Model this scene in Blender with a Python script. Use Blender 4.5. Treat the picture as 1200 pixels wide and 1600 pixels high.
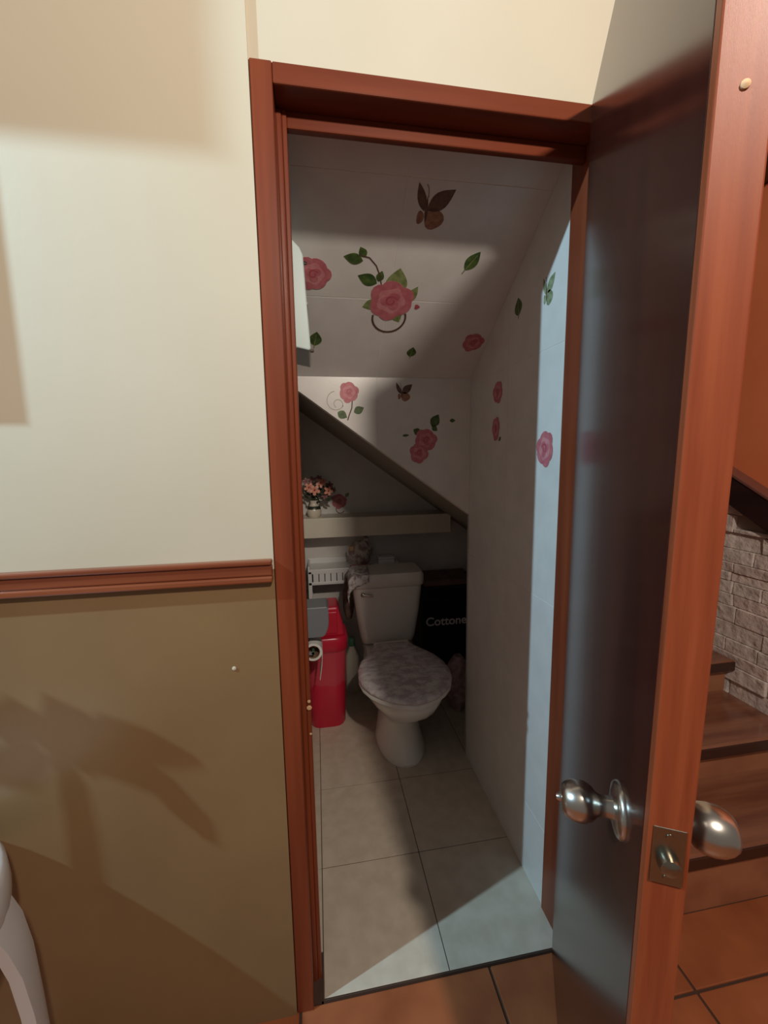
import bpy, bmesh, math, random
from mathutils import Vector, Matrix
for o in list(bpy.data.objects): bpy.data.objects.remove(o)
scene = bpy.context.scene
COL = scene.collection
rnd = random.Random(7)

# ------------------------------------------------------------------ camera
F_PX, YAW, PITCH, ROLL = 640.68, 0.16216, 0.13364, -0.01472
CAM = Vector((0.0786, -0.8000, 1.2415))
cam_d = bpy.data.cameras.new('camera'); cam = bpy.data.objects.new('camera', cam_d); COL.objects.link(cam)
cam_d.sensor_fit = 'HORIZONTAL'; cam_d.sensor_width = 36.0; cam_d.lens = 36.0*F_PX/1200.0; cam_d.clip_start = 0.02
_f = Vector((math.sin(YAW)*math.cos(PITCH), math.cos(YAW)*math.cos(PITCH), -math.sin(PITCH)))
_r = Vector((math.cos(YAW), -math.sin(YAW), 0)); _u = _r.cross(_f)
_c, _s = math.cos(ROLL), math.sin(ROLL)
_R, _U = _c*_r+_s*_u, -_s*_r+_c*_u
m = Matrix((( _R.x, _U.x, -_f.x, CAM.x), (_R.y, _U.y, -_f.y, CAM.y), (_R.z, _U.z, -_f.z, CAM.z), (0, 0, 0, 1)))
cam.matrix_world = m
scene.camera = cam

# ------------------------------------------------------------------ world, lamps, exposure
w = bpy.data.worlds.new('world'); scene.world = w; w.use_nodes = True
bg = w.node_tree.nodes['Background']; bg.inputs[0].default_value = (1.0, 0.90, 0.80, 1); bg.inputs[1].default_value = 0.20
def lamp(name, loc, col, power, radius):
    d = bpy.data.lights.new(name, 'POINT'); d.color = col; d.energy = power; d.shadow_soft_size = radius
    o = bpy.data.objects.new(name, d); COL.objects.link(o); o.location = loc
    return o
lamp('warm_ceiling_bulb', (0.422, -1.40, 2.195), (1.0, 0.88, 0.75), 94, 0.04)
COOL = Vector((-1.85, -0.65, 2.55))
lamp('cool_ceiling_lamp', COOL, (0.50, 0.81, 1.0), 250, 0.022)
vs = scene.view_settings
vs.view_transform = 'Standard'; vs.look = 'None'; vs.exposure = -0.1; vs.gamma = 1.0; vs.use_curve_mapping = False

# ------------------------------------------------------------------ materials
def srgb(r, g, b):
    f = lambda c: (c/255/12.92) if c/255 <= .04045 else ((c/255+.055)/1.055)**2.4
    return (f(r), f(g), f(b), 1)
def mat(name, col, rough=.5, metal=0., col2=None, scale=(8, 8, 8), detail=4, bump=0., bscale=None, contrast=(.35, .65),
        coat=0., spec=.5, trans=0., alpha=1., sss=0., bdist=.004, coords='Object'):
    M = bpy.data.materials.new(name); M.use_nodes = True; nt = M.node_tree; N = nt.nodes; L = nt.links
    B = N['Principled BSDF']
    B.inputs['Base Color'].default_value = col; B.inputs['Roughness'].default_value = rough; B.inputs['Metallic'].default_value = metal
    B.inputs['Coat Weight'].default_value = coat; B.inputs['Coat Roughness'].default_value = .12
    B.inputs['Specular IOR Level'].default_value = spec; B.inputs['Transmission Weight'].default_value = trans; B.inputs['Alpha'].default_value = alpha
    tc = N.new('ShaderNodeTexCoord'); mp = N.new('ShaderNodeMapping'); mp.inputs['Scale'].default_value = scale
    L.new(tc.outputs[coords], mp.inputs[0])
    if col2:
        nz = N.new('ShaderNodeTexNoise'); nz.inputs['Scale'].default_value = 1; nz.inputs['Detail'].default_value = detail
        L.new(mp.outputs[0], nz.inputs['Vector'])
        rp = N.new('ShaderNodeValToRGB'); rp.color_ramp.elements[0].position = contrast[0]; rp.color_ramp.elements[1].position = contrast[1]
        rp.color_ramp.elements[0].color = col; rp.color_ramp.elements[1].color = col2
        L.new(nz.outputs[0], rp.inputs[0]); L.new(rp.outputs[0], B.inputs['Base Color'])
    if bump:
        nb = N.new('ShaderNodeTexNoise'); nb.inputs['Scale'].default_value = bscale or 60; nb.inputs['Detail'].default_value = 3
        L.new(mp.outputs[0] if bscale is None else tc.outputs[coords], nb.inputs['Vector'])
        bp = N.new('ShaderNodeBump'); bp.inputs['Strength'].default_value = bump; bp.inputs['Distance'].default_value = bdist
        L.new(nb.outputs[0], bp.inputs['Height']); L.new(bp.outputs[0], B.inputs['Normal'])
    return M
M = {}
M['cream'] = mat('cream_paint', srgb(203, 194, 174), .55, col2=srgb(197, 187, 165), scale=(2, 2, 2), bump=.03, bscale=90)
M['brown_paint'] = mat('brown_gloss_paint', srgb(136, 110, 78), .26, col2=srgb(128, 102, 72), scale=(3, 3, 3), bump=.012, bscale=25, spec=.28)
M['frame'] = mat('frame_wood', srgb(132, 64, 38), .32, col2=srgb(112, 50, 29), scale=(30, 30, 1.6), detail=5, coat=.04, spec=.35)
M['frame_h'] = mat('frame_wood_across', srgb(120, 58, 36), .34, col2=srgb(104, 47, 28), scale=(1.6, 30, 30), detail=5, coat=.0, spec=.2)
M['lipping'] = mat('door_edge_wood', srgb(150, 74, 42), .4, col2=srgb(122, 53, 29), scale=(70, 70, 3), detail=6, contrast=(.3, .7), bump=.05, spec=.3)
M['veneer'] = mat('dark_door_veneer', srgb(66, 30, 23), .17, col2=srgb(52, 23, 18), scale=(14, 14, 1.2), detail=4, coat=.0, spec=.26)
M['dado'] = mat('dado_wood', srgb(140, 76, 46), .32, col2=srgb(118, 58, 34), scale=(2, 40, 40), detail=4, coat=.2)
M['wtile'] = mat('white_wall_tile', srgb(220, 216, 211), .28, col2=srgb(213, 209, 204), scale=(14, 14, 14), bump=.03, bscale=160)
M['grout'] = mat('pale_grout', srgb(232, 226, 216), .8, col2=srgb(224, 218, 208), scale=(40, 40, 40))
M['dgrout'] = mat('dark_grout', srgb(96, 84, 74), .85, col2=srgb(84, 72, 62), scale=(40, 40, 40))
M['ftile'] = mat('beige_floor_tile', srgb(206, 193, 176), .38, col2=srgb(194, 180, 162), scale=(22, 22, 22), detail=6)
M['terra'] = mat('terracotta_tile', srgb(170, 100, 62), .42, col2=srgb(140, 76, 46), scale=(7, 7, 7), detail=8, contrast=(.3, .72), bump=.12, bscale=26)
M['tgrout'] = mat('terracotta_grout', srgb(72, 52, 42), .9)
M['ceramic'] = mat('toilet_ceramic', srgb(230, 225, 217), .12, coat=.3)
M['shelfw'] = mat('shelf_paint', srgb(224, 218, 202), .4, col2=srgb(214, 208, 192), scale=(9, 9, 9))
M['red'] = mat('red_plastic', srgb(206, 34, 62), .3, col2=srgb(196, 28, 56), scale=(5, 5, 5))
M['grey'] = mat('grey_plastic', srgb(128, 132, 138), .35)
M['white'] = mat('white_plastic', srgb(226, 226, 226), .35)
M['chairw'] = mat('chair_plastic', srgb(206, 204, 206), .4)
M['paper'] = mat('tissue_paper', srgb(236, 234, 228), .9, bump=.1, bscale=180)
M['card'] = mat('cardboard_core', srgb(150, 120, 92), .9)
M['black'] = mat('black_carton', srgb(20, 17, 20), .35)
M['blackish'] = mat('carton_dark_print', srgb(44, 38, 40), .4)
M['print'] = mat('pale_print', srgb(214, 210, 214), .6)
M['parcel'] = mat('brown_parcel', srgb(120, 92, 68), .7, col2=srgb(96, 76, 70), scale=(16, 16, 16))
M['metal'] = mat('brushed_nickel', srgb(190, 184, 176), .27, 1.0)
M['metald'] = mat('dull_latch_steel', srgb(140, 134, 122), .28, 1.0)
M['darkhole'] = mat('dark_keyway', srgb(18, 16, 15), .6)
M['orange'] = mat('orange_paint', srgb(222, 126, 82), .5, col2=srgb(214, 118, 76), scale=(3, 3, 3))
M['stone'] = mat('ledge_stone', srgb(226, 214, 206), .85, col2=srgb(192, 178, 170), scale=(14, 22, 22), detail=8, bump=.9, bscale=38, bdist=.010)
M['stone2'] = mat('ledge_stone_pink', srgb(224, 206, 198), .85, col2=srgb(194, 176, 170), scale=(12, 20, 20), detail=8, bump=.9, bscale=38, bdist=.010)
M['sgrout'] = mat('stone_joint', srgb(150, 138, 130), .95)
M['nosing_shade'] = mat('stair_nosing_shade', srgb(62, 36, 28), .35)  # shade at the tread nose, put into the colour
M['rail'] = mat('dark_rail_wood', srgb(48, 28, 28), .3, col2=srgb(36, 20, 20), scale=(20, 3, 20))
M['railcap'] = mat('rail_cap_wood', srgb(120, 76, 66), .3)
M['tread'] = mat('stair_tread_wood', srgb(148, 98, 74), .22, col2=srgb(118, 72, 54), scale=(2.5, 26, 26), detail=6, coat=.3)
M['riser'] = mat('stair_riser_tile', srgb(170, 114, 82), .4, col2=srgb(146, 92, 66), scale=(8, 8, 8), detail=7, bump=.1, bscale=26)
M['pink1'] = mat('rose_pink', srgb(196, 116, 122), .5, col2=srgb(182, 96, 106), scale=(60, 60, 60))
M['pink2'] = mat('rose_light_pink', srgb(208, 140, 142), .5, col2=srgb(196, 120, 126), scale=(60, 60, 60))
M['pink3'] = mat('rose_deep_red', srgb(168, 70, 84), .5, col2=srgb(180, 86, 98), scale=(60, 60, 60))
M['leaf1'] = mat('sticker_leaf', srgb(84, 108, 48), .5, col2=srgb(52, 74, 34), scale=(70, 70, 70))
M['leaf2'] = mat('sticker_leaf_pale', srgb(140, 150, 96), .5, col2=srgb(104, 118, 66), scale=(70, 70, 70))
M['stem'] = mat('sticker_stem', srgb(88, 64, 52), .6)
M['swirl'] = mat('sticker_swirl', srgb(168, 164, 150), .6)
M['wingo'] = mat('butterfly_orange', srgb(162, 118, 88), .5, col2=srgb(134, 92, 68), scale=(90, 90, 90))
M['wingd'] = mat('butterfly_dark', srgb(84, 58, 48), .5, col2=srgb(110, 76, 58), scale=(90, 90, 90))
M['wingg'] = mat('butterfly_green', srgb(110, 122, 84), .5, col2=srgb(150, 158, 126), scale=(90, 90, 90))
M['bluep'] = mat('pale_blue_enamel', srgb(196, 214, 212), .3)
M['flower'] = mat('coral_petals', srgb(226, 146, 120), .6, col2=srgb(236, 176, 156), scale=(40, 40, 40))
M['flowerc'] = mat('flower_centre', srgb(176, 74, 60), .6)
M['mauve'] = mat('mauve_petals', srgb(150, 112, 112), .6)
M['foliage'] = mat('dark_foliage', srgb(52, 58, 34), .6, col2=srgb(36, 40, 26), scale=(30, 30, 30))
M['vase'] = mat('vase_glaze', srgb(224, 214, 196), .2)
M['vaseprint'] = mat('vase_dark_print', srgb(52, 56, 44), .4)
M['lace'] = mat('lace_fabric', srgb(224, 218, 216), .6, col2=srgb(158, 138, 142), scale=(48, 48, 48), detail=5, contrast=(.42, .6), bump=.8, bscale=110)
M['lidcover'] = mat('seat_cover', srgb(224, 217, 216), .36, col2=srgb(186, 168, 173), scale=(26, 40, 40), detail=5, contrast=(.4, .62), bump=.9, bscale=95)
M['liner'] = mat('clear_liner', srgb(235, 225, 225), .12, trans=.0, alpha=.05, bump=.6, bscale=40)
M['wrap'] = mat('wrapped_goods', srgb(208, 194, 186), .25, col2=srgb(156, 134, 130), scale=(34, 34, 34), detail=3, contrast=(.44, .58), bump=.6, bscale=45)
M['bundle'] = mat('pinkish_bundle', srgb(178, 150, 148), .4, col2=srgb(130, 100, 104), scale=(30, 30, 30), bump=.5, bscale=50)
M['brownbag'] = mat('brown_printed_cloth', srgb(126, 98, 86), .7, col2=srgb(92, 68, 60), scale=(30, 30, 30), bump=.3, bscale=60)
M['cleaner'] = mat('pale_bottle', srgb(190, 184, 168), .3)
M['green'] = mat('green_cap', srgb(70, 110, 84), .4)
M['tan'] = mat('cupboard_wood', srgb(150, 104, 72), .4, col2=srgb(128, 84, 56), scale=(20, 20, 2))
M['plantleaf'] = mat('plant_leaf', srgb(62, 96, 50), .45, col2=srgb(44, 72, 38), scale=(12, 12, 12))
M['pot'] = mat('clay_pot', srgb(150, 92, 66), .7)
M['chip'] = mat('bare_chipped_wood', srgb(206, 168, 128), .8)
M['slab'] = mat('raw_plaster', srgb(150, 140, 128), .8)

# ------------------------------------------------------------------ mesh helpers
class G:
    def __init__(s): s.v = []; s.f = []
    def add(s, vs_, fs_):
        n = len(s.v); s.v += [tuple(v) for v in vs_]; s.f += [tuple(i+n for i in f) for f in fs_]; return s
    def box(s, lo, hi):
        x0, y0, z0 = lo; x1, y1, z1 = hi
        return s.add([(x0,y0,z0),(x1,y0,z0),(x1,y1,z0),(x0,y1,z0),(x0,y0,z1),(x1,y0,z1),(x1,y1,z1),(x0,y1,z1)],
                     [(0,3,2,1),(4,5,6,7),(0,1,5,4),(1,2,6,5),(2,3,7,6),(3,0,4,7)])
    def prism(s, poly, a, b):          # poly: 3D points of one cap; extruded by vector from offset a to b
        a, b = Vector(a), Vector(b); n = len(poly); P = [Vector(p) for p in poly]
        return s.add([p+a for p in P]+[p+b for p in P], [tuple(range(n))[::-1], tuple(range(n, 2*n))]+[(i,(i+1)%n,(i+1)%n+n,i+n) for i in range(n)])
    def loft(s, rings, cap=True):
        n = len(rings[0]); vs_ = [p for r in rings for p in r]; fs_ = []
        for k in range(len(rings)-1):
            for i in range(n):
                fs_.append((k*n+i, k*n+(i+1)%n, (k+1)*n+(i+1)%n, (k+1)*n+i))
        if cap: fs_.append(tuple(range(n))[::-1]); fs_.append(tuple(range((len(rings)-1)*n, len(rings)*n)))
        return s.add(vs_, fs_)
    def lathe(s, prof, base=(0,0,0), axis=(0,0,1), n=24, cap=True):
        ax = Vector(axis).normalized(); t = Vector((1,0,0)) if abs(ax.x) < .9 else Vector((0,1,0))
        e1 = (t-ax*t.dot(ax)).normalized(); e2 = ax.cross(e1); b = Vector(base)
        return s.loft([[b+ax*h+(e1*math.cos(2*math.pi*i/n)+e2*math.sin(2*math.pi*i/n))*max(r,1e-4) for i in range(n)] for r, h in prof], cap)
    def tube(s, path, rad, n=8):
        P = [Vector(p) for p in path]; rings = []; up = None
        for i, p in enumerate(P):
            d = (P[min(i+1,len(P)-1)]-P[max(i-1,0)]).normalized()
            if up is None: up = Vector((0,0,1)) if abs(d.z) < .9 else Vector((1,0,0))
            e1 = (up-d*up.dot(d)).normalized(); e2 = d.cross(e1); up = e1
            r = rad[i] if isinstance(rad, (list, tuple)) else rad
            rings.append([p+(e1*math.cos(2*math.pi*k/n)+e2*math.sin(2*math.pi*k/n))*r for k in range(n)])
        return s.loft(rings)
    def build(s, name, material, parent=None, bevel=0., smooth=False, seg=2, subsurf=0):
        me = bpy.data.meshes.new(name); me.from_pydata(s.v, [], s.f)
        bm = bmesh.new(); bm.from_mesh(me); bmesh.ops.recalc_face_normals(bm, faces=bm.faces); bm.to_mesh(me); bm.free()
        me.materials.append(M[material])
        o = bpy.data.objects.new(name, me); COL.objects.link(o); o.parent = parent
        if bevel:
            b = o.modifiers.new('bevel', 'BEVEL'); b.width = bevel; b.segments = seg; b.limit_method = 'ANGLE'; b.angle_limit = math.radians(40)
        if subsurf:
            b = o.modifiers.new('sub', 'SUBSURF'); b.levels = b.render_levels = subsurf
        if smooth:
            for p in me.polygons: p.use_smooth = True
            if not subsurf:
                me.set_sharp_from_angle(angle=math.radians(50))
        return o
def bx(name, lo, hi, material, parent=None, bevel=0.): return G().box(lo, hi).build(name, material, parent, bevel)
def empty(name, loc=(0,0,0), rz=0.):
    o = bpy.data.objects.new(name, None); COL.objects.link(o); o.location = loc; o.rotation_euler = (0,0,rz); o.empty_display_size = .05; return o
def tag(o, label=None, cat=None, group=None, kind=None):
    if label: o['label'] = label
    if cat: o['category'] = cat
    if group: o['group'] = group
    if kind: o['kind'] = kind
    return o
def ring_rr(cx, cy, z, hx, hy, r, n=5):   # rounded rectangle ring
    pts = []
    for (sx, sy, a0) in ((1,1,0),(-1,1,90),(-1,-1,180),(1,-1,270)):
        for k in range(n+1):
            a = math.radians(a0+90*k/n); pts.append(Vector((cx+sx*(hx-r)+r*math.cos(a), cy+sy*(hy-r)+r*math.sin(a), z)))
    return pts
def struct(o, label, cat): return tag(o, label, cat, kind='structure')

# ------------------------------------------------------------------ the setting: front wall
XW = .654                   # toilet right wall plane
YB, ZB = .688, 1.521        # vertical panel under the stairs
KA = .66                    # slope of the tiled ceiling
def za(y): return ZB + KA*(YB-y)
wl = bx('wall_front', (-2.3, -.005, 1.03), (-.008, .10, 2.5), 'cream')
struct(wl, 'cream painted wall above the wooden dado rail, left of the door', 'wall')
bx('wainscot', (-2.3, -.005, -.012), (-.008, .10, 1.03), 'brown_paint', wl)['label'] = 'glossy brown painted lower wall'
d = empty('trim_1', (-.75, -.005, 1.03)); struct(d, 'brown moulded wooden dado rail between cream and brown paint', 'dado rail')
for nm, z0, z1, y in (('rail_cap', .012, .022, -.018), ('rail_body', -.010, .012, -.013), ('rail_foot', -.022, -.010, -.017)):
    bx(nm, (-1.55, y, z0), (.740, 0, z1), 'dado', d, .003)
n_ = G().lathe([(.004,0),(.004,.002),(.001,.003)], (0,0,0), (0,-1,0), 10).build('wall_plug', 'cream'); n_.location = (-.0935,-.005,.835)
tag(n_, 'small pale filled screw hole in the brown wall near the door', 'wall plug')
bh = bx('shading_bulkhead', (-2.3, -.257, 2.06), (-.757, -.005, 2.5), 'cream'); struct(bh, 'unseen cream bulkhead added at far left to shade the upper wall', 'ceiling')  # out of view, added to block the cool lamp from the upper wall
wt = bx('wall_top', (-.008, .001, 1.90), (.985, .10, 2.5), 'cream'); struct(wt, 'cream painted wall over the door frame', 'wall')
wr = bx('wall_side', (.70, .012, -.012), (.985, .10, 1.90), 'cream'); struct(wr, 'cream wall strip between the door frame and the stairs, behind the door', 'wall')

# door frame
fr = empty('trim_2', (.31, 0, 0)); struct(fr, 'reddish brown wooden door frame around the toilet doorway', 'door frame')
G().box((-.317, -.004, -.010), (-.280, .05, 1.90)).box((-.317, .05, -.010), (-.262, .10, 1.90)).build('jamb', 'frame', fr, .0025)
bx('bead', (-.281, .044, -.010), (-.270, .052, 1.865), 'frame', fr, .003)
bx('bead', (-.270, .047, -.010), (-.261, .052, 1.865), 'frame', fr, .002)
bx('jamb', (.340, 0, -.010), (.39, .10, 1.90), 'frame', fr, .0025)
G().box((-.280, -.003, 1.867), (.34, .10, 1.90)).build('head', 'frame_h', fr, .0025)
bx('stop_strip', (-.262, .05, 1.838), (.34, .066, 1.867), 'frame_h', fr, .003)
for (x, y, z, a, b) in ((-.2605, .051, .718, .004, .004), (-.2605, .051, .703, .006, .003), (-.2595, .053, .640, .003, .007)):
    G().lathe([(a, 0), (a*.8, .0012), (.001, .0016)], (x-.004, y-.0075, z), (0,-1,0), 7).build('chipped_spot', 'chip', fr)
st = bx('threshold', (-.262, .004, -.012), (.34, .0068, -.003), 'tgrout', fr)

# ------------------------------------------------------------------ toilet room shell
wrt = empty('wall_right', (XW, .1, 0)); struct(wrt, 'tiled right wall of the toilet, pale tiles with rose stickers', 'wall')
def yz(y, z): return (0, y-.1, z)
G().prism([yz(.1,-.01), yz(.70,-.01), yz(.70,za(.70)+.02), yz(.1,za(.1)+.02)], (.0008,0,0), (.045,0,0)).build('backing', 'grout', wrt)
ys = [.1, .386, .70]; zs = [0, .225, .862, 1.50, 9]
for i in range(2):
    for k in range(4):
        a, b = ys[i]+.0007, ys[i+1]-.0007
        z0, z1 = zs[k]+.0007, zs[k+1]-.0007
        def top(y): return min(z1, za(y)+.01)
        pts = [(a, z0), (b, z0)]
        if top(b) > z0: pts.append((b, top(b)))
        else: pts.append((b, z0+.001))
        yc = (ZB+.01+KA*YB-z1)/KA
        if a < yc < b: pts.append((yc, z1))
        pts.append((a, top(a)))
        G().prism([yz(*p) for p in pts], (0,0,0), (.006,0,0)).build('tile', 'wtile', wrt, .0004)
bx('end_cap', (0, .594, -.01), (.045, .604, 1.03), 'wtile', wrt)
wlt = bx('wall_left', (-.10, .10, -.01), (0, 1.52, 2.3), 'wtile'); struct(wlt, 'pale left wall of the toilet behind the door jamb', 'wall')
wb = bx('wall_back', (0, 1.48, -.01), (1.02, 1.52, 2.0), 'wtile'); struct(wb, 'pale back wall of the toilet behind cistern and shelf', 'wall')
wq = bx('wall_stair_side', (.965, .10, -.01), (.985, 1.48, 2.5), 'slab'); struct(wq, 'plain wall between the toilet recess and the stairs', 'wall')
# sloping tiled ceiling
ca = empty('ceiling', (0, YB, ZB)); struct(ca, 'sloping tiled ceiling under the stairs with rose stickers', 'ceiling')
q = math.sqrt(1+KA*KA); eS = Vector((0, -1/q, KA/q)); nS = Vector((0, KA/q, 1/q))
def ap(x, s, h=0.): return Vector((x,0,0)) + eS*s + nS*h
G().prism([ap(0,-.02), ap(XW,-.02), ap(XW,.735), ap(0,.735)], nS*.0008, nS*.05).build('backing', 'grout', ca)
for (x0, x1) in ((0,.303),(.303,XW)):
    for (s0, s1) in ((0,.306),(.306,.612),(.612,.73)):
        G().prism([ap(x0+.0008,s0+.001), ap(x1-.0008,s0+.001), ap(x1-.0008,s1-.001), ap(x0+.0008,s1-.001)], (0,0,0), nS*.006).build('tile', 'wtile', ca, .0004)
# vertical panel with diagonal lower edge
KB = .725; Z0B = 1.492
wp = empty('wall_stringer', (0, YB, 0)); struct(wp, 'white tiled panel with a diagonal lower edge, side of the staircase above', 'wall')
def zb(x): return Z0B-KB*x
G().prism([(0,.0008,zb(0)), (1.0,.0008,zb(1.0)), (1.0,.0008,ZB+.03), (0,.0008,ZB+.03)], (0,0,0), (0,.05,0)).build('backing', 'grout', wp)
for (x0, x1) in ((0,.303),(.303,XW)):
    G().prism([(x0+.0003,0,zb(x0)), (x1-.0003,0,zb(x1)), (x1-.0003,0,ZB), (x0+.0003,0,ZB)], (0,0,0), (0,.006,0)).build('tile', 'wtile', wp, .0003)
# underside of the flight, running back from the diagonal edge
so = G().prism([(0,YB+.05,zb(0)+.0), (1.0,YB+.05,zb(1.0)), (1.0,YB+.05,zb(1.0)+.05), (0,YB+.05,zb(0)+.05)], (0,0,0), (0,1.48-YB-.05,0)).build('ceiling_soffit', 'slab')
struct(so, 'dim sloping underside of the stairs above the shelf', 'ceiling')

# toilet floor
fl = empty('floor', (0, 0, 0)); struct(fl, 'beige tiled toilet floor', 'floor')
bx('sill', (-.001, .004, -.014), (.052, .10, -.004), 'tgrout', fl)
bx('mortar_bed', (.052, .0065, -.012), (1.0, 1.48, -.0015), 'dgrout', fl)
xs = [0, .0533, .3564, .6595, .9626]; ysf = [.0065, .3135, .6166, .92, 1.223, 1.48]
for i in range(4):
    for k in range(5):
        bx('tile', (xs[i]+.0012, ysf[k]+.0012 if k else (ysf[k] if i else .10), -.009), (xs[i+1]-.0012, ysf[k+1]-.0012, 0), 'ftile', fl, .0006)

# terracotta floor
tf = empty('floor_terracotta', (0, 0, 0)); struct(tf, 'terracotta tiled floor of the room in front of the toilet', 'floor')
bx('mortar_bed', (-1.5, -2.8, -.03), (1.62, .03, -.0145), 'tgrout', tf)
T = .457
for i in range(-4, 4):
    for k in range(-6, 1):
        x0, x1 = max(i*T, -1.5), min((i+1)*T, 1.6); y0, y1 = -.125+k*T, min(-.125+(k+1)*T, .0215 if i >= 2 else .004)
        if x1-x0 < .02: continue
        bx('tile', (x0+.003, y0+.003, -.024), (x1-.003, y1-(.003 if y1 < 0 else 0), -.0105), 'terra', tf, .002)

# ------------------------------------------------------------------ stairs and stone wall
XS = 1.6
ws = empty('wall_stone', (XS, 0, 0)); struct(ws, 'wall beside the stairs, grey ledge stone below and orange paint above', 'wall')
bx('orange_plaster', (.02, -.8, -.03), (.10, 1.6, 2.5), 'orange', ws)
G().prism([(0,-.6,-.02), (0,1.2,-.02), (0,1.2,1.44), (0,-.6,.44)], (.012,0,0), (.022,0,0)).build('stone_backing', 'sgrout', ws)
def rail_z(y): return .981+.569*(y-.353)
r2 = random.Random(11); z = -.01; row = 0
while z < 1.45:
    h = r2.uniform(.032, .066); y = -.35+r2.uniform(-.1, 0)
    while y < .95:
        l = r2.uniform(.08, .24); y1 = y+l
        zt = min(z+h, rail_z(y)+.02)
        if zt-z > .012 and z+h < rail_z(y1)+.06:
            a, b = y+.0015, y1-.0015; z0, z1 = z+.0006, zt-.0006; dx = r2.uniform(-.010, .005)
            j = [r2.uniform(-.004, .004) for _ in range(8)]
            G().add([(dx+j[0],a,z0),(dx+j[1],b,z0),(dx+j[2],b,z1),(dx+j[3],a,z1),(.014,a,z0),(.014,b,z0),(.014,b,z1),(.014,a,z1)],
                    [(0,1,2,3),(4,7,6,5),(0,4,5,1),(1,5,6,2),(2,6,7,3),(3,7,4,0)]).build('stone', 'stone' if r2.random() < .65 else 'stone2', ws, .003)
        y = y1
    z += h
rl = empty('trim_3', (XS, .35, .98)); struct(rl, 'dark wooden band sloping along the stair wall between stone and orange paint', 'stair rail')
def rq(y, dz): return (0, y-.35, rail_z(y)+dz-.98)
G().prism([rq(-.4,0), rq(1.2,0), rq(1.2,.105), rq(-.4,.105)], (-.03,0,0), (.02,0,0)).build('rail_board', 'rail', rl, .004)
G().prism([rq(-.4,.105), rq(1.2,.105), rq(1.2,.118), rq(-.4,.118)], (-.035,0,0), (.02,0,0)).build('rail_cap', 'railcap', rl, .003)
bm_ = bx('trim_4', (1.50, -.5, 2.14), (1.62, 1.4, 2.36), 'rail'); struct(bm_, 'dark wooden beam high on the orange stair wall', 'beam')
stair = empty('trim_5', (1.31, 0, 0)); struct(stair, 'staircase with brown wooden treads and tiled risers rising beside the toilet', 'staircase')
RY = [.022, .21, .435, .66, .885]; TZ = [.205, .34, .475, .61, .745]
for k in range(5):
    zlow = -.01 if k == 0 else TZ[k-1]
    bx('riser', (-.325, RY[k], zlow), (.278, RY[k]+.02, TZ[k]-.032), 'riser', stair)
    yb = RY[k+1] if k < 4 else 1.11
    bx('tread', (-.325, RY[k]-.030, TZ[k]-.032), (.278, yb+.016, TZ[k]), 'tread', stair, .006)
    bx('nosing_shade', (-.325, RY[k]-.034, TZ[k]-.040), (.278, RY[k]-.027, TZ[k]-.006), 'nosing_shade', stair, .002)  # dark strip painting the shaded line along each tread front

# ------------------------------------------------------------------ door leaf
TH = math.radians(26.9)
door = empty('door_1', (.622, 0, -.004), 0); struct(door, 'dark brown glossy wooden door standing open with round metal knobs', 'door')
# local frame: +x along the leaf from hinge to free edge, +y to the visible inner face, +z up
dx_, dn_ = Vector((-math.sin(TH), -math.cos(TH), 0)), Vector((-math.cos(TH), math.sin(TH), 0))
door.rotation_euler = (0, 0, math.atan2(dx_.y, dx_.x))
flip = 1 if Vector((0,0,1)).cross(dx_).dot(dn_) > 0 else -1      # which local y side the inner face is on
def DY(v): return v*flip
W, HD, TK = .582, 1.902, .034
def dbox(name, lo, hi, mt, bevel=0.):
    y0, y1 = sorted((DY(lo[1]), DY(hi[1]))); return bx(name, (lo[0], y0, lo[2]), (hi[0], y1, hi[2]), mt, door, bevel)
def we(z): return .556+.0247*z      # the leaf is slightly wider at the top
def dprism(name, pts, mt, bevel): return G().prism([(x, 0, z) for x, z in pts], (0, DY(0), 0), (0, DY(-TK), 0)).build(name, mt, door, bevel)
dprism('panel', [(0,0),(we(0)-.012,0),(we(HD)-.012,HD),(0,HD)], 'veneer', .001)
dprism('edge_lipping', [(we(0)-.012,0),(we(0),0),(we(HD),HD),(we(HD)-.012,HD)], 'lipping', .0015)
KZ = .852; KX = .492
def knob(side, pin):
    y0 = DY(0 if side > 0 else -TK); ax = (0, DY(side), 0)
    r = G().lathe([(.029,0),(.029,.002),(.027,.005),(.017,.008),(.0,.008)], (KX,y0,KZ), ax, 32).build('rosette', 'metal', door, smooth=True)
    PR_ = [(.0120,.006),(.0112,.014),(.0110,.023),(.0130,.028),(.0195,.033),(.0235,.041),(.0245,.050),(.0235,.059),(.0205,.066),(.0165,.071),(.0,.0722)] if not pin else None
    k = G().lathe(PR_ or [(.0120,.006),(.0110,.014),(.0108,.020),(.0125,.024),(.0175,.029),(.0208,.036),(.0215,.043),(.0203,.050),(.0175,.056),(.0140,.060),(.0,.061)], (KX,y0,KZ), ax, 40).build('knob', 'metal', door, smooth=True)
    if pin: G().lathe([(.0045,.060),(.0045,.063),(.003,.066),(.0,.066)], (KX,y0,KZ), ax, 16).build('privacy_button', 'metal', k, smooth=True)
    else:
        G().lathe([(.007,.0715),(.007,.074),(.0,.074)], (KX,y0,KZ), ax, 16).build('key_cylinder', 'metal', k, smooth=True)
        a_, b_ = sorted((y0+DY(side)*.0735, y0+DY(side)*.0746)); G().box((KX-.0008,a_,KZ-.004),(KX+.0008,b_,KZ+.004)).build('keyway', 'darkhole', k)
knob(1, True); knob(-1, False)
LZ = KZ+.037; WL = we(LZ)
dbox('latch_plate', (WL-.001, -TK+.004, LZ-.028), (WL+.0015, -.004, LZ+.028), 'metald', .0006)
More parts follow.
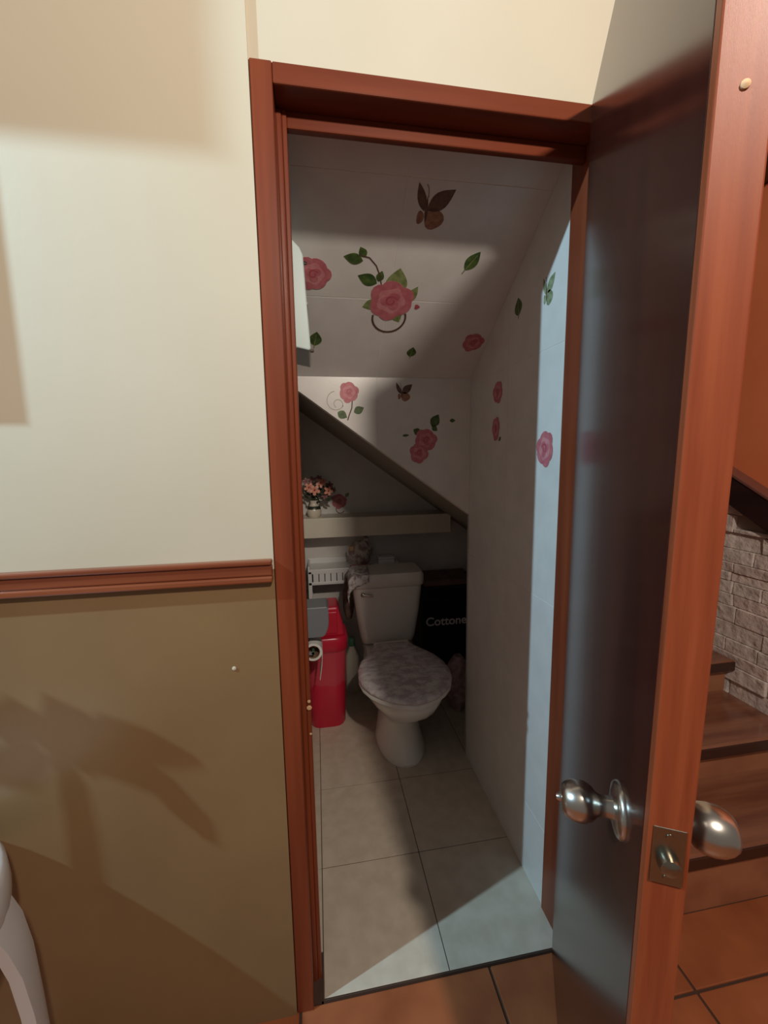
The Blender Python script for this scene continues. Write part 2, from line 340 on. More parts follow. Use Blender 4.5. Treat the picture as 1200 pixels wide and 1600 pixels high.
G().lathe([(.0090,0),(.0090,.004),(.0080,.009),(.004,.011),(0,.011)], (WL+.001, DY(-TK/2), LZ-.004), (1,0,0), 20).build('latch_bolt', 'metald', door, smooth=True)
for zz in (.020, -.021):
    G().lathe([(.0033,0),(.003,.001),(0,.0012)], (WL+.0013, DY(-TK/2), LZ+zz), (1,0,0), 12).build('screw', 'metald', door, smooth=True)
G().lathe([(.003,0),(.003,.001),(.001,.0022)], (we(1.487), DY(-.017), 1.487), (1,0,0), 10).build('nail_head', 'chip', door, smooth=True)
for zz in (.25, 1.62):
    G().lathe([(.006,-.045),(.006,.045)], (-.002, DY(-TK-.002), zz), (0,0,1), 12).build('hinge', 'metald', door, smooth=True)

# ------------------------------------------------------------------ stickers
class Plane2D:
    def __init__(s, o, ex, ey, n): s.o, s.ex, s.ey, s.n = Vector(o), Vector(ex), Vector(ey), Vector(n)
    def at(s, a, b): return s.o+s.ex*a+s.ey*b
PA = Plane2D((0,YB,ZB), (1,0,0), eS, -nS)
PB = Plane2D((0,YB,0), (1,0,0), (0,0,1), (0,-1,0))
PR = Plane2D((XW,0,0), (0,1,0), (0,0,1), (-1,0,0))
PK = Plane2D((0,1.48,0), (1,0,0), (0,0,1), (0,-1,0))
def flat(root, pl, c, polys, name, mt, layer):
    g = G(); h0, h1 = pl.n*(.0002+.00035*layer), pl.n*(.0006+.00035*layer)
    for j, P in enumerate(polys):
        e_ = pl.n*(.00004*j if len(P) > 4 else 0)
        g.prism([pl.ex*(a-c[0])+pl.ey*(b-c[1]) for a, b in P], h0+e_, h1+e_)
    return g.build(name, mt, root)
def each(root, pl, c, polys, name, mt, layer):
    for P in polys: flat(root, pl, c, [P], name, mt, layer)
def blob(cx, cy, r, n=20, lobes=5, amp=.12, ph=0., sx=1., sy=1.):
    return [(cx+sx*r*(1+amp*math.cos(lobes*t+ph))*math.cos(t), cy+sy*r*(1+amp*math.cos(lobes*t+ph))*math.sin(t)) for t in [2*math.pi*i/n for i in range(n)]]
def leafp(cx, cy, l, wd, ang, n=8):
    a = math.radians(ang); up = []; dn = []
    for i in range(n+1):
        t = i/n; h = wd*math.sin(math.pi*t**.85)*.5; up.append((l*(t-.5), h)); dn.append((l*(t-.5), -h))
    P = up+dn[-2:0:-1]
    return [(cx+x*math.cos(a)-y*math.sin(a), cy+x*math.sin(a)+y*math.cos(a)) for x, y in P]
def strip(pts, wd):
    L, R_ = [], []
    for i, p in enumerate(pts):
        a = Vector(pts[max(i-1,0)]); b = Vector(pts[min(i+1,len(pts)-1)]); t = (b-a).normalized(); n = Vector((-t.y, t.x))*wd/2
        L.append((p[0]+n.x, p[1]+n.y)); R_.append((p[0]-n.x, p[1]-n.y))
    return [[L[i], L[i+1], R_[i+1], R_[i]] for i in range(len(pts)-1)]
def arc(cx, cy, r, a0, a1, n=18, k=1.):
    return [(cx+r*(k**(i/n))*math.cos(math.radians(a0+(a1-a0)*i/n)), cy+r*(k**(i/n))*math.sin(math.radians(a0+(a1-a0)*i/n))) for i in range(n+1)]
def rose(root, pl, c, cx, cy, r, sx=1., ph=0., layer=1):
    flat(root, pl, c, [blob(cx+sx*.50*r*math.cos(ph+i*1.0472), cy+.50*r*math.sin(ph+i*1.0472), r*.52, 16, 2, .10, i, sx) for i in range(6)], 'outer_petals', 'pink1', layer)
    flat(root, pl, c, [blob(cx, cy, r*.62, 24, 5, .10, ph, sx)], 'middle_petals', 'pink2', layer+1)
    flat(root, pl, c, [blob(cx+sx*.22*r*math.cos(ph+.6+i*2.09), cy+.22*r*math.sin(ph+.6+i*2.09), r*.26, 14, 2, .1, i, sx) for i in range(3)], 'inner_petals', 'pink1', layer+2)
    flat(root, pl, c, strip([(cx+sx*(x-cx), y) for x, y in arc(cx, cy, r*.30, 20, 400, 16, .4)], r*.09), 'bud_swirl', 'pink3', layer+3)
def sticker(name, pl, c, label, cat='sticker', group='wall stickers in the toilet'):
    o = empty(name, pl.at(*c)); tag(o, label, cat, group); return o
# big rose on the sloping ceiling
c = (.308,.303); s = sticker('rose_sticker', PA, c, 'largest rose sticker with dark ring stem and leaf sprig, on sloping ceiling')
each(s, PA, c, [leafp(.194,.420,.052,.030,170), leafp(.217,.438,.030,.022,120), leafp(.236,.365,.058,.036,160), leafp(.270,.376,.032,.022,75)], 'leaf', 'leaf1', 0)
each(s, PA, c, [leafp(.318,.360,.085,.062,85), leafp(.368,.325,.060,.030,65), leafp(.252,.288,.050,.034,200), leafp(.335,.250,.04,.03,-60)], 'sepal', 'leaf2', 0)
flat(s, PA, c, strip([(.212,.430),(.236,.425),(.256,.405),(.268,.38),(.278,.345)], .003), 'stem', 'stem', 1)
flat(s, PA, c, strip(arc(.312,.246,.050,170,380,22), .006), 'ring', 'stem', 1)
rose(s, PA, c, .310, .303, .062, 1.05, .5, 1)
flat(s, PA, c, [blob(.390,.288,.008,8,3,.2)], 'bud', 'pink3', 1)
def butterfly(name, pl, c, sz, label, m1, m2, sx=1.):
    o = sticker(name, pl, c, label, 'sticker')
    x, y = c
    def T_(P): return [(x+sx*(a-x), b) for a, b in P]
    each(o, pl, c, [T_(leafp(x+.42*sz, y+.30*sz, 1.0*sz, .52*sz, 40)), T_(leafp(x-.22*sz, y+.34*sz, .85*sz, .28*sz, 112))], 'fore_wing', m1, 0)
    each(o, pl, c, [T_(blob(x+.30*sz, y-.26*sz, .32*sz, 16, 3, .08)), T_(blob(x-.16*sz, y-.24*sz, .20*sz, 14, 3, .08, 0, .6))], 'hind_wing', m2, 0)
    flat(o, pl, c, [T_(leafp(x, y, .8*sz, .10*sz, 95))], 'body', 'wingd', 1)
    flat(o, pl, c, strip(T_([(x, y+.35*sz), (x-.05*sz, y+.6*sz), (x-.12*sz, y+.7*sz)]), .02*sz), 'antenna', 'wingd', 1)
butterfly('butterfly_sticker', PA, (.360,.548), .075, 'dark butterfly sticker in shade high on the sloping ceiling', 'wingd', 'wingo')
butterfly('butterfly_sticker', PB, (.392,1.468), .050, 'orange brown butterfly sticker on the diagonal white panel', 'wingd', 'wingo')
butterfly('butterfly_sticker', PR, (.190,1.635), .055, 'green grey butterfly sticker on the right wall near the door', 'wingg', 'wingg', -.8)
def leaf_sticker(pl, c, l, wd, ang, label, mt='leaf1'):
    o = sticker('leaf_sticker', pl, c, label, 'sticker')
    flat(o, pl, c, [leafp(c[0], c[1], l, wd, ang)], 'blade', mt, 0)
    a = math.radians(ang); e = (c[0]-.5*l*math.cos(a), c[1]-.5*l*math.sin(a))
    flat(o, pl, c, strip([(e[0]-.18*l*math.cos(a), e[1]-.18*l*math.sin(a)), e, (c[0]+.3*l*math.cos(a), c[1]+.3*l*math.sin(a))], wd*.06), 'midrib', 'leaf2', 1)
leaf_sticker(PA, (.514,.433), .060, .036, 62, 'single green leaf sticker near the lit upper corner of the sloping ceiling')
leaf_sticker(PA, (.407,.118), .042, .032, 85, 'single green leaf sticker at the shadow edge low on the sloping ceiling')
leaf_sticker(PA, (.092,.160), .055, .040, 80, 'green leaf sticker below the pale blue wall cabinet')
leaf_sticker(PR, (.335,1.652), .050, .042, 85, 'lone narrow leaf sticker on the shaded right wall')
c = (.094,.372); s = sticker('rose_sticker', PA, c, 'pink rose sticker half hidden by the pale blue wall cabinet'); rose(s, PA, c, .090, .372, .046, 1., 0.)
c = (.606,.165); s = sticker('rose_sticker', PA, c, 'lone shaded rose sticker at the right end of the sloping ceiling'); rose(s, PA, c, .606, .165, .036, 1., .3)
# stickers on the diagonal panel
c = (.203,1.469); s = sticker('rose_sticker', PB, c, 'brightly lit pink rose sticker with long stem and pale scroll on white panel')
flat(s, PB, c, strip([(.214,1.44),(.212,1.415),(.202,1.39),(.196,1.372)], .004), 'stem', 'stem', 0)
each(s, PB, c, [leafp(.178,1.391,.038,.030,-30), leafp(.237,1.408,.040,.028,25)], 'leaf', 'leaf1', 0)
flat(s, PB, c, strip(arc(.158,1.437,.036,100,330,18,.75)+arc(.163,1.428,.018,330,600,14,.7), .0022), 'scroll', 'swirl', 0)
rose(s, PB, c, .203, 1.469, .036, .95, .3)
c = (.470,1.28); s = sticker('rose_sticker', PB, c, 'two overlapping roses sticker with scattered leaves on shaded white panel')
each(s, PB, c, [leafp(.518,1.371,.052,.036,60), leafp(.448,1.332,.030,.026,150), leafp(.584,1.371,.022,.014,0), leafp(.407,1.318,.026,.010,5), leafp(.516,1.342,.026,.020,-40)], 'leaf', 'leaf1', 0)
rose(s, PB, c, .482, 1.300, .042, 1., .2); rose(s, PB, c, .456, 1.253, .036, 1., .7, 3)
# right wall
c = (.456,1.438); s = sticker('rose_sticker', PR, c, 'upper of two shaded rose stickers on the right wall'); rose(s, PR, c, .456, 1.438, .034, 1., .2)
c = (.464,1.326); s = sticker('rose_sticker', PR, c, 'lower of two shaded rose stickers on the right wall'); rose(s, PR, c, .464, 1.326, .038, .7, .9)
flat(s, PR, c, [leafp(.435,1.292,.02,.012,-40)], 'leaf', 'leaf1', 0)
c = (.172,1.256); s = sticker('rose_sticker', PR, c, 'rose sticker in the strip of cool light on the right wall'); rose(s, PR, c, .172, 1.256, .045, .85, .3)
c = (.20,1.00); s = sticker('rose_sticker', PK, c, 'rose sticker with curled ring on back wall beside the flower vase')
flat(s, PK, c, strip(arc(.205,.958,.024,60,330,16), .004), 'ring', 'stem', 0)
each(s, PK, c, [leafp(.245,1.035,.03,.02,50), leafp(.165,1.02,.03,.02,140)], 'leaf', 'leaf2', 0)
rose(s, PK, c, .20, 1.0, .042, 1., .4)

# ------------------------------------------------------------------ toilet
TO = Vector((.400, 1.05, 0)); toilet = empty('toilet', TO, math.radians(.5)); tag(toilet, 'white ceramic toilet with closed patterned seat lid', 'toilet')
# local: front is -y
def egg(z, yf, yb, hw, n=28, p=2.2):   # egg ring: yf front, yb back, half width hw
    yc = yb-(yb-yf)*.42; pts = []
    for i in range(n):
        t = 2*math.pi*i/n; cx = math.cos(t); sn = math.sin(t)
        x = hw*math.copysign(abs(cx)**(2/p), cx); yy = (yb-yc)*math.copysign(abs(sn)**(2/p), sn) if sn > 0 else (yc-yf)*math.copysign(abs(sn)**(2/2.0), sn)
        pts.append(Vector((x, yc+yy, z)))
    return pts
G().loft([egg(0,-.385,-.06,.104), egg(.012,-.388,-.06,.106), egg(.03,-.374,-.06,.099), egg(.08,-.357,-.05,.089), egg(.15,-.347,-.04,.085), egg(.20,-.385,-.03,.102), egg(.245,-.455,-.02,.130), egg(.285,-.505,-.01,.158), egg(.315,-.525,-.02,.166), egg(.335,-.53,-.03,.170), egg(.345,-.525,-.04,.166)]).build('bowl', 'ceramic', toilet, smooth=True)
bx('deck', (-.12,-.10,.20), (.12,.10,.335), 'ceramic', toilet, .02)
LP = [(0,.070),(.03,.082),(.10,.100),(.20,.132),(.32,.165),(.45,.184),(.58,.188),(.70,.178),(.80,.155),(.88,.122),(.94,.085),(.98,.045),(1,.008)]
def seat_ring(z, sc=1., yb=-.052, yf=-.535):
    R1 = [Vector((h*sc, yb+(yf-yb)*(.5+(t-.5)*sc), z)) for t, h in LP]; R2 = [Vector((-p.x, p.y, p.z)) for p in R1[::-1]]
    return R2+R1
G().loft([seat_ring(.345,.97), seat_ring(.348,.995), seat_ring(.358,.995), seat_ring(.363,.97)]).build('seat', 'ceramic', toilet, smooth=True)
lid = G().loft([seat_ring(zz, sc) for zz, sc in ((.363,.98),(.367,1.0),(.374,1.0),(.380,.975),(.383,.9),(.385,.7),(.386,.35),(.386,.05))]).build('lid', 'lidcover', toilet, smooth=True); lid['label'] = 'crinkled silvery patterned lid cover'
for sx in (-1, 1):
    G().lathe([(.011,-.02),(.011,.02)], (sx*.055,-.045,.366), (1,0,0), 12).build('hinge', 'ceramic', toilet, smooth=True)
bx('hinge_bar', (-.085,-.062,.350), (.085,-.025,.376), 'ceramic', toilet, .008)
TF = .0     # tank front y
tk = G().loft([ring_rr(0,.10,.345,.128,.078,.03), ring_rr(0,.095,.37,.135,.083,.035), ring_rr(0,.095,.50,.155,.09,.035), ring_rr(0,.095,.632,.168,.095,.035)]).build('tank', 'ceramic', toilet, smooth=True)
G().loft([ring_rr(0,.095,.628,.170,.097,.035), ring_rr(0,.095,.634,.176,.103,.037), ring_rr(0,.095,.680,.176,.103,.037), ring_rr(0,.095,.694,.168,.095,.035), ring_rr(0,.095,.697,.12,.06,.03)]).build('tank_lid', 'ceramic', toilet, smooth=True)
lv = G().lathe([(.010,0),(.010,.010),(.006,.014)], (-.125,.002,.602), (0,-1,0), 14).build('flush_lever', 'metal', toilet, smooth=True)
G().tube([(-.125,-.008,.602),(-.105,-.012,.600),(-.08,-.012,.596)], [.005,.005,.006]).build('lever_arm', 'metal', lv, smooth=True)
for sx in (-1, 1):
    G().lathe([(.012,0),(.012,.006),(.006,.013),(0,.014)], (sx*.080,-.22,.004), (0,0,1), 12).build('bolt_cap', 'ceramic', toilet, smooth=True)

# lace cloth over the left end of the tank lid
cl = empty('lace_cloth', (.245, 1.13, .70), math.radians(-3.5)); tag(cl, 'white and brown lace cloth over the left end of the cistern lid', 'cloth')
g = G(); nx, ny = 10, 16; pts = []
for i in range(nx+1):
    for k in range(ny+1):
        u, v = i/nx, k/ny
        x = -.045+.11*u; y = -.094+.16*v; zz = .004
        if v < .28: y = -.094; zz = .004-(.28-v)*.30*(1-.55*u) ; y -= .004*math.sin(u*22)
        if u < .3: xx = -.030; zz -= (.3-u)*.22; x = xx-.004*math.sin(v*26)
        pts.append((x, y, zz))
for i in range(nx):
    for k in range(ny):
        a = i*(ny+1)+k; g.f.append((a, a+1, a+ny+2, a+ny+1))
g.v = pts; o = g.build('fabric', 'lace', cl, smooth=True); o.modifiers.new('t', 'SOLIDIFY').thickness = .003

# ------------------------------------------------------------------ shelf, vase
sh = empty('wall_shelf', (.40, 1.48, .83)); tag(sh, 'thick cream painted shelf across the back wall above the toilet', 'shelf')
bx('board', (-.40, -.17, 0), (.39, 0, .103), 'shelfw', sh, .003)
vs_ = empty('flower_vase', (.062, 1.375, .933)); tag(vs_, 'small white and dark vase of artificial coral flowers on the shelf', 'vase')
G().lathe([(.026,0),(.034,.008),(.038,.025),(.034,.045),(.022,.064),(.019,.076),(.024,.088),(.021,.088),(.015,.075)], (0,0,0), (0,0,1), 28, False).build('vase_body', 'vase', vs_, smooth=True)
G().lathe([(.0352,.042),(.0335,.050),(.0285,.058)], (0,0,0), (0,0,1), 28, False).build('painted_band', 'vaseprint', vs_, smooth=True)
def flower(px_, py_, pz_, r, mt, tilt):
    n = Vector((tilt[0], -1, tilt[1])).normalized(); e1 = n.cross(Vector((0,0,1))).normalized(); e2 = n.cross(e1); c0 = Vector((px_,py_,pz_)); g = G()
    for i in range(5):
        a = 2*math.pi*i/5+px_*40; d1 = e1*math.cos(a)+e2*math.sin(a); d2 = n.cross(d1)
        P = [c0, c0+d1*r*.45+d2*r*.30+n*r*.2, c0+d1*r*.85+d2*r*.26+n*r*.12, c0+d1*r*1.05-n*r*.05, c0+d1*r*.85-d2*r*.26+n*r*.12, c0+d1*r*.45-d2*r*.30+n*r*.2]
        g.prism(P, (0,0,0), -n*.0012)
    o = g.build('bloom', mt, vs_)
    G().lathe([(r*.16,0),(r*.18,r*.15),(r*.08,r*.35)], c0+n*r*.05, n, 8).build('flower_centre', 'flowerc', o)
    G().tube([(0,0,.07), (px_*.4,py_*.4,.07+(pz_-.07)*.6), c0-n*.004], .0014, 5).build('stem', 'foliage', vs_)
for f_ in ((-.022,-.035,.158,.027,'flower',(-.1,.2)), (.006,-.045,.145,.030,'flower',(.1,.1)), (.038,-.030,.178,.026,'flower',(.2,.5)), (.076,-.035,.138,.026,'flower',(.3,0)), (.052,-.02,.188,.018,'flower',(.2,.8)),
           (-.005,0,.195,.022,'mauve',(0,.6)), (.085,0,.165,.022,'mauve',(.5,.3)), (.058,-.02,.108,.018,'mauve',(.3,-.3)), (.105,0,.14,.016,'mauve',(.6,0)), (-.035,-.02,.19,.020,'mauve',(0,.4)), (.03,.0,.205,.018,'mauve',(.2,.8))): flower(*f_)
r3 = random.Random(3); 
for i in range(60):
    a = r3.uniform(0, 2*math.pi); rr = r3.uniform(.02,.075); p = Vector((.025+rr*math.cos(a)*1.05, -.01+r3.uniform(-.02,.02), .135+rr*math.sin(a)*.75))
    l = r3.uniform(.022,.036); an = r3.uniform(0, 6.28); e1 = Vector((math.cos(an), r3.uniform(-.3,.3), math.sin(an))).normalized(); e2 = e1.cross(Vector((0,1,0))).normalized()
    G().prism([p-e1*l*.5, p-e1*l*.15+e2*l*.22, p+e1*l*.2+e2*l*.18, p+e1*l*.5, p+e1*l*.2-e2*l*.18, p-e1*l*.15-e2*l*.22], (0,0,0), (0,.0008,0)).build('leaf', 'foliage', vs_)

# ------------------------------------------------------------------ rack behind the cistern and things on it
rk = empty('plastic_rack', (.25, 1.40, 0)); tag(rk, 'white slotted plastic rack standing behind the cistern', 'rack')
bx('tray', (-.228,-.085,.650), (.245,.075,.658), 'white', rk, .002)
bx('rim', (-.232,-.090,.655), (-.222,.078,.680), 'white', rk, .002); bx('rim', (.240,-.090,.655), (.250,.078,.680), 'white', rk, .002)
bx('rim', (-.232,.070,.655), (.250,.078,.685), 'white', rk, .002)
bx('front_band', (-.232,-.092,.640), (.250,-.084,.664), 'white', rk, .002); bx('front_band', (-.232,-.092,.580), (.250,-.084,.596), 'white', rk, .002)
for i in range(15):
    bx('slat', (-.205+.031*i, -.091, .594), (-.205+.031*i+.0265, -.085, .642), 'white', rk)
bx('slot_back', (-.222,-.078,.585), (.24,-.072,.65), 'blackish', rk)
for (x, y) in ((-.232,-.092),(.225,-.092),(-.232,.053),(.225,.053)): bx('leg', (x,y,0), (x+.020,y+.020,.655), 'white', rk, .003)
def crumple(name, loc, size, mt, label, cat, seed, amp=.16, part='wrapper', thing_=None, off=(0,0,0)):
    o = thing_ or empty(name, loc)
    if not thing_: tag(o, label, cat)
    rr = random.Random(seed); rings = []; ph = [rr.uniform(0,6.28) for _ in range(6)]
    for k in range(11):
        v = k/10; zz = v; pr = (math.sin(math.pi*min(max(v*.86+.10,0),1)))**.6; ring = []
        for i in range(22):
            a = 2*math.pi*i/22; f_ = 1+amp*(math.sin(3*a+ph[0]+4*v)+.7*math.sin(5*a+ph[1]-7*v)+.5*math.sin(9*a+ph[2]+9*v))
            ring.append(Vector((off[0]+size[0]/2*pr*f_*math.cos(a), off[1]+size[1]/2*pr*f_*math.sin(a), off[2]+size[2]*zz)))
        rings.append(ring)
    G().loft(rings).build(part, mt, o, smooth=True); return o
b = crumple('plastic_bag', (.30, 1.385, .658), (.13,.09,.135), 'wrap', 'crumpled clear bag of small goods on the rack behind the cistern', 'bag', 5)
crumple('', None, (.05,.05,.03), 'wrap', '', '', 9, part='bag_knot', thing_=b, off=(.025,0,.13))
bx('red_packet', (-.06,-.052,.002), (.055,-.044,.012), 'red', b, .002)
bx('yellow_packet', (-.058,-.046,.085), (-.036,-.030,.112), 'chip', b, .006)
b = empty('soap_box', (.442, 1.38, .658)); tag(b, 'small white box on the rack behind the cistern', 'box')
bx('body', (-.045,-.03,0), (.045,.03,.028), 'white', b, .006); bx('lid', (-.047,-.032,.028), (.047,.032,.042), 'white', b, .006)

# ------------------------------------------------------------------ carton, parcel, bundle, bottle
ct = empty('tissue_carton', (.735, 1.30, 0)); tag(ct, 'black carton with pale lettering to the right of the toilet', 'carton')
bx('body', (-.13,-.08,0), (.17,.15,.555), 'black', ct, .003)
bx('flap', (-.13,-.081,.545), (.17,.0,.557), 'blackish', ct, .001)
def text(body, size, loc, rot, mt, parent, name='lettering', bold=.0):
    cu = bpy.data.curves.new(name, 'FONT'); cu.body = body; cu.size = size; cu.extrude = .0004; cu.offset = bold
    t = bpy.data.objects.new(name, cu); COL.objects.link(t); dg = bpy.context.evaluated_depsgraph_get(); dg.update()
    me = bpy.data.meshes.new_from_object(t.evaluated_get(dg)); bpy.data.objects.remove(t)
    me.materials.clear(); me.materials.append(M[mt]); o = bpy.data.objects.new(name, me); COL.objects.link(o); o.location = loc; o.rotation_euler = rot; o.parent = parent; return o
text('Cottonelle', .066, (-.110,-.0806,.345), (math.pi/2,0,0), 'print', ct, bold=.0012)
bx('faded_line', (-.10,-.0808,.478), (.02,-.0802,.490), 'blackish', ct)
pc = empty('parcel', (.755, 1.31, .557)); tag(pc, 'flat brown parcel lying on top of the black carton', 'parcel')
bx('wrapping', (-.14,-.085,0), (.15,.12,.035), 'parcel', pc, .008)
bx('tape', (-.142,-.02,.006), (.152,.03,.0362), 'brownbag', pc, .008)
b = crumple('bundle', (.735, 1.02, 0), (.14,.16,.27), 'bundle', 'crumpled pinkish plastic bundle on the floor right of the toilet', 'bundle', 21, .10)
bt = empty('cleaner_bottle', (.232, 1.27, 0)); tag(bt, 'pale cleaner bottle with green cap between red bin and toilet', 'bottle')
G().loft([ring_rr(0,0,0,.032,.026,.012), ring_rr(0,0,.01,.035,.029,.014), ring_rr(0,0,.20,.035,.029,.014), ring_rr(0,0,.24,.016,.016,.012), ring_rr(0,0,.255,.014,.014,.012)]).build('bottle_body', 'cleaner', bt, smooth=True)
G().lathe([(.018,.252),(.018,.285),(.012,.292)], (0,0,0), (0,0,1), 16).build('cap', 'green', bt, smooth=True)
bb = crumple('cloth_bag', (.222, 1.275, .40), (.06,.045,.22), 'brownbag', 'brown printed cloth bag hanging behind the left side of the cistern', 'bag', 31, .08)
G().tube([(-.015,0,.215),(-.012,.01,.235),(.0,.02,.247),(.012,.01,.235),(.015,0,.215)], .003, 6).build('strap', 'brownbag', bb, smooth=True)

# ------------------------------------------------------------------ red bin
bn = empty('waste_bin', (.094, 1.055, 0)); tag(bn, 'red plastic swing-lid waste bin beside the toilet', 'bin')
G().loft([ring_rr(0,0,0,.078,.078,.045), ring_rr(0,0,.008,.082,.082,.05), ring_rr(0,0,.385,.094,.094,.055)]).build('body', 'red', bn, smooth=True)
G().loft([ring_rr(0,0,.372,.097,.097,.055), ring_rr(0,0,.376,.101,.101,.057), ring_rr(0,0,.43,.101,.101,.057), ring_rr(0,0,.438,.096,.096,.055)]).build('collar', 'red', bn, smooth=True)
G().prism([(-.088,0,.436),(.088,0,.436),(.078,0,.50),(.060,0,.575),(-.060,0,.575),(-.078,0,.50)], (0,-.070,0), (0,.070,0)).build('lid', 'red', bn, .010)
bx('swing_flap', (-.055,-.076,.452), (.055,-.068,.555), 'red', bn, .004)
g = G(); rr = random.Random(4); rings = []
for zz in (.22,.26,.30,.34,.372,.378):
    rg = ring_rr(0,0,zz,.0985+(.378-zz)*-.05,.0985+(.378-zz)*-.05,.055, 8); ct_ = Vector((0,0,zz))
    rings.append([p+(p-ct_).normalized()*rr.uniform(0,.006)+Vector((0,0,rr.uniform(-.012,.012) if zz < .3 else 0)) for p in rg])
g.loft(rings, False).build('bin_liner', 'liner', bn, smooth=True)['label'] = 'clear plastic liner folded over the bin'

# toilet paper holder on the left wall
hd = empty('paper_holder', (.0, .80, .60)); tag(hd, 'grey plastic toilet paper holder cover on the left wall', 'paper holder')
prof = [(0,-.055),(.080,-.055),(.092,-.048),(.102,-.025),(.107,0),(.107,.058),(.101,.068),(0,.068)]
G().prism([(x,0,z) for x, z in prof], (0,-.055,0), (0,.055,0)).build('cover', 'grey', hd, .004)
bx('back_plate', (0,-.055,-.16), (.008,.055,-.05), 'grey', hd)
G().lathe([(.006,-.055),(.006,.06)], (.042,0,-.118), (0,1,0), 12).build('spindle', 'green', hd, smooth=True)
for y in (-.052,.052): bx('arm', (.0,y-.003,-.124), (.046,y+.003,-.112), 'grey', hd)
ro = empty('paper_roll', (.042, .80, .482)); tag(ro, 'nearly used white toilet roll hanging below the grey holder', 'toilet roll')
G().lathe([(.0265,-.045),(.036,-.045),(.036,.045),(.0265,.045)], (0,0,0), (0,1,0), 30, False).build('sheets', 'paper', ro, smooth=True)
G().lathe([(.0255,.0445),(.0255,-.0445),(.0268,-.0445),(.0268,.0445)], (0,0,0), (0,1,0), 30, False).build('core', 'card', ro, smooth=True)
G().prism([(.034,-.044,.008),(.037,-.044,0),(.033,-.044,-.06),(.024,-.044,-.120),(.022,-.044,-.120),(.031,-.044,-.06),(.035,-.044,0)], (0,0,0), (0,.088,0)).build('loose_sheet', 'paper', ro)

# pale blue cabinet on the left wall
cb = empty('wall_cabinet', (0, .30, 1.60)); tag(cb, 'pale blue wall cabinet at upper left inside the toilet', 'cabinet')
G().prism([(0,0,.135),(.042,0,.125),(.060,0,.108),(.067,0,.092),(.077,0,-.108),(.074,0,-.113),(0,0,-.098)], (0,-.10,0), (0,.085,0)).build('case', 'bluep', cb, .003)
for z_, x_ in ((.085,.067),(-.108,.076)): G().lathe([(.004,0),(.004,.006),(.002,.008)], (x_,-.075,z_), (1,0,0), 10).build('screw', 'metald', cb)
bx('front_seam', (.0715,-.098,-.012), (.0735,.083,-.008), 'grey', cb)

# ------------------------------------------------------------------ white plastic table at the left edge, plant on it
tb = empty('plastic_table', (-.622, -.215, .0)); tag(tb, 'white round plastic table at the lower left edge beside the brown wall', 'table')
G().lathe([(.0,.598),(.185,.598),(.197,.594),(.203,.582),(.205,.545),(.202,.520),(.198,.520),(.197,.575),(.0,.580)], (0,0,0), (0,0,1), 48).build('table_top', 'chairw', tb, smooth=True)
for k in range(4):
    a = math.radians(18+90*k); e = Vector((math.cos(a), math.sin(a), 0)); t_ = Vector((-e.y, e.x, 0)); rings = []
    for zz, r, wd in ((.555,.185,.075),(.50,.203,.070),(.44,.213,.058),(.36,.218,.046),(.24,.222,.040),(.10,.224,.036),(0,.225,.034)):
        rings.append([e*(r+.008)+t_*wd*.5+Vector((0,0,zz)), e*(r+.012)+Vector((0,0,zz)), e*(r+.008)-t_*wd*.5+Vector((0,0,zz)), e*(r-.010)-t_*wd*.42+Vector((0,0,zz)), e*(r-.006)+Vector((0,0,zz)), e*(r-.010)+t_*wd*.42+Vector((0,0,zz))])
    G().loft(rings).build('leg', 'chairw', tb, smooth=True)
def toward(x, z, t): return Vector((x,-.005,z)) + (COOL-Vector((x,-.005,z)))*t
T0 = .20
zt = .598; pb = toward(-.40, .30, T0)
pp = empty('potted_plant', (pb.x, pb.y, zt)); tag(pp, 'broad-leaved potted plant standing on the white plastic table', 'plant')
G().lathe([(.030,0),(.038,.06),(.042,.065),(.042,.08),(.036,.08),(.03,.06)], (0,0,0), (0,0,1), 20).build('pot', 'pot', pp, smooth=True)
o0 = Vector((pb.x, pb.y, zt))
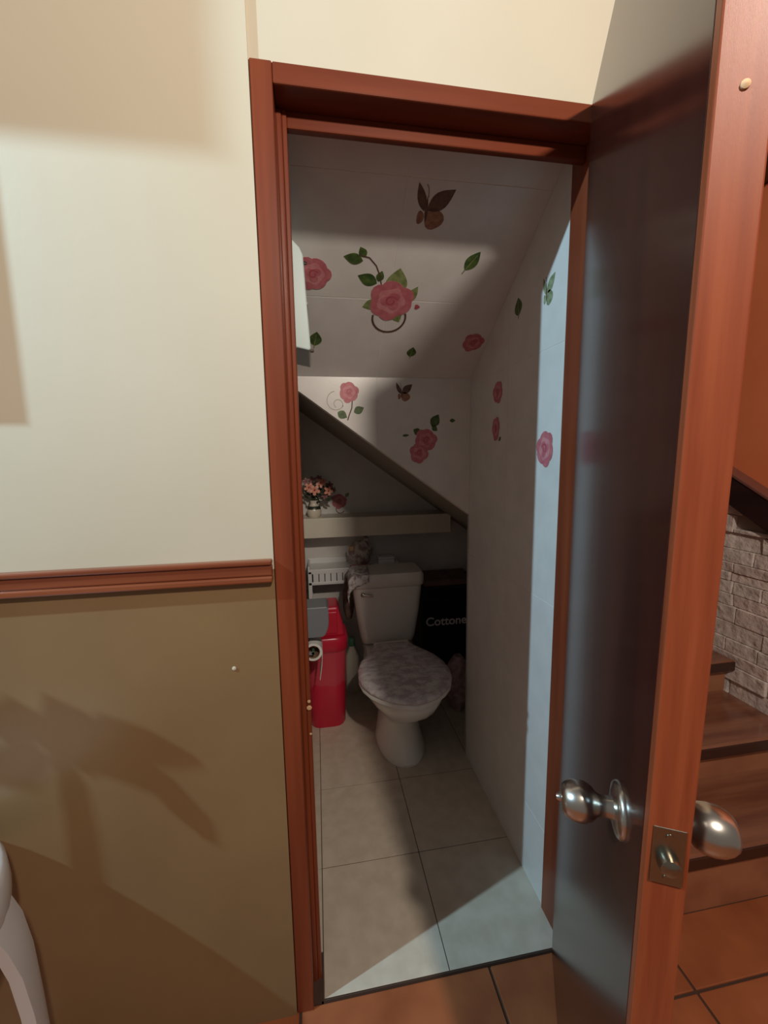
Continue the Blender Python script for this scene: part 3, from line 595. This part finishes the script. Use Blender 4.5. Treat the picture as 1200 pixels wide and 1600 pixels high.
G().tube([Vector((0,0,.06)), toward(-.395,.42,T0)-o0, toward(-.395,.55,T0)-o0, toward(-.40,.64,T0)-o0, toward(-.43,.73,T0)-o0], [.013,.011,.010,.009,.007], 8).build('stem', 'tan', pp, smooth=True)
def big_leaf(spine, wd):
    g = G(); P = [toward(x, z_, T0)-o0 for x, z_ in spine]; n = len(P); ld = (COOL-toward(-.4,.6,T0)).normalized(); L_, R_, C_ = [], [], []
    for i, p in enumerate(P):
        d_ = (P[min(i+1,n-1)]-P[max(i-1,0)]).normalized(); sd = d_.cross(ld).normalized(); w_ = wd*math.sin(math.pi*min(max((i+.35)/(n-.3),0.02),.98))*.5
        L_.append(p+sd*w_+ld*.006); R_.append(p-sd*w_+ld*.006); C_.append(p)
    for i in range(n-1):
        g.add([L_[i],L_[i+1],C_[i+1],C_[i]], [(0,1,2,3)]); g.add([C_[i],C_[i+1],R_[i+1],R_[i]], [(0,1,2,3)])
    o = g.build('leaf', 'plantleaf', pp, smooth=True); o.modifiers.new('t', 'SOLIDIFY').thickness = .002
big_leaf([(-.385,.66),(-.345,.70),(-.29,.705),(-.23,.68),(-.17,.645)], .034)
big_leaf([(-.36,.66),(-.29,.645),(-.235,.59),(-.19,.52),(-.155,.455)], .042)
big_leaf([(-.40,.70),(-.42,.745),(-.45,.765),(-.48,.765),(-.51,.745)], .030)
big_leaf([(-.42,.69),(-.40,.74),(-.385,.765),(-.37,.76),(-.35,.72)], .030)
big_leaf([(-.44,.70),(-.47,.69),(-.50,.675),(-.53,.675),(-.56,.68)], .024)

# unseen cupboard added on the cream wall to cast a shadow on the paint
cu = empty('shading_cupboard', (-.78, -.005, 1.455)); tag(cu, 'unseen brown wooden cupboard added at far left to shade the cream wall', 'cupboard')
bx('case', (-.22,-.072,0), (.205,0,.40), 'tan', cu, .002)
for x0 in (-.215, -.005):
    dd = bx('door', (x0,-.082,.005), (x0+.205,-.072,.395), 'tan', cu, .002)
    G().lathe([(.006,0),(.009,.012),(0,.016)], (x0+(.19 if x0 < -.1 else .015),-.082,.10), (0,-1,0), 12).build('knob', 'metald', dd)
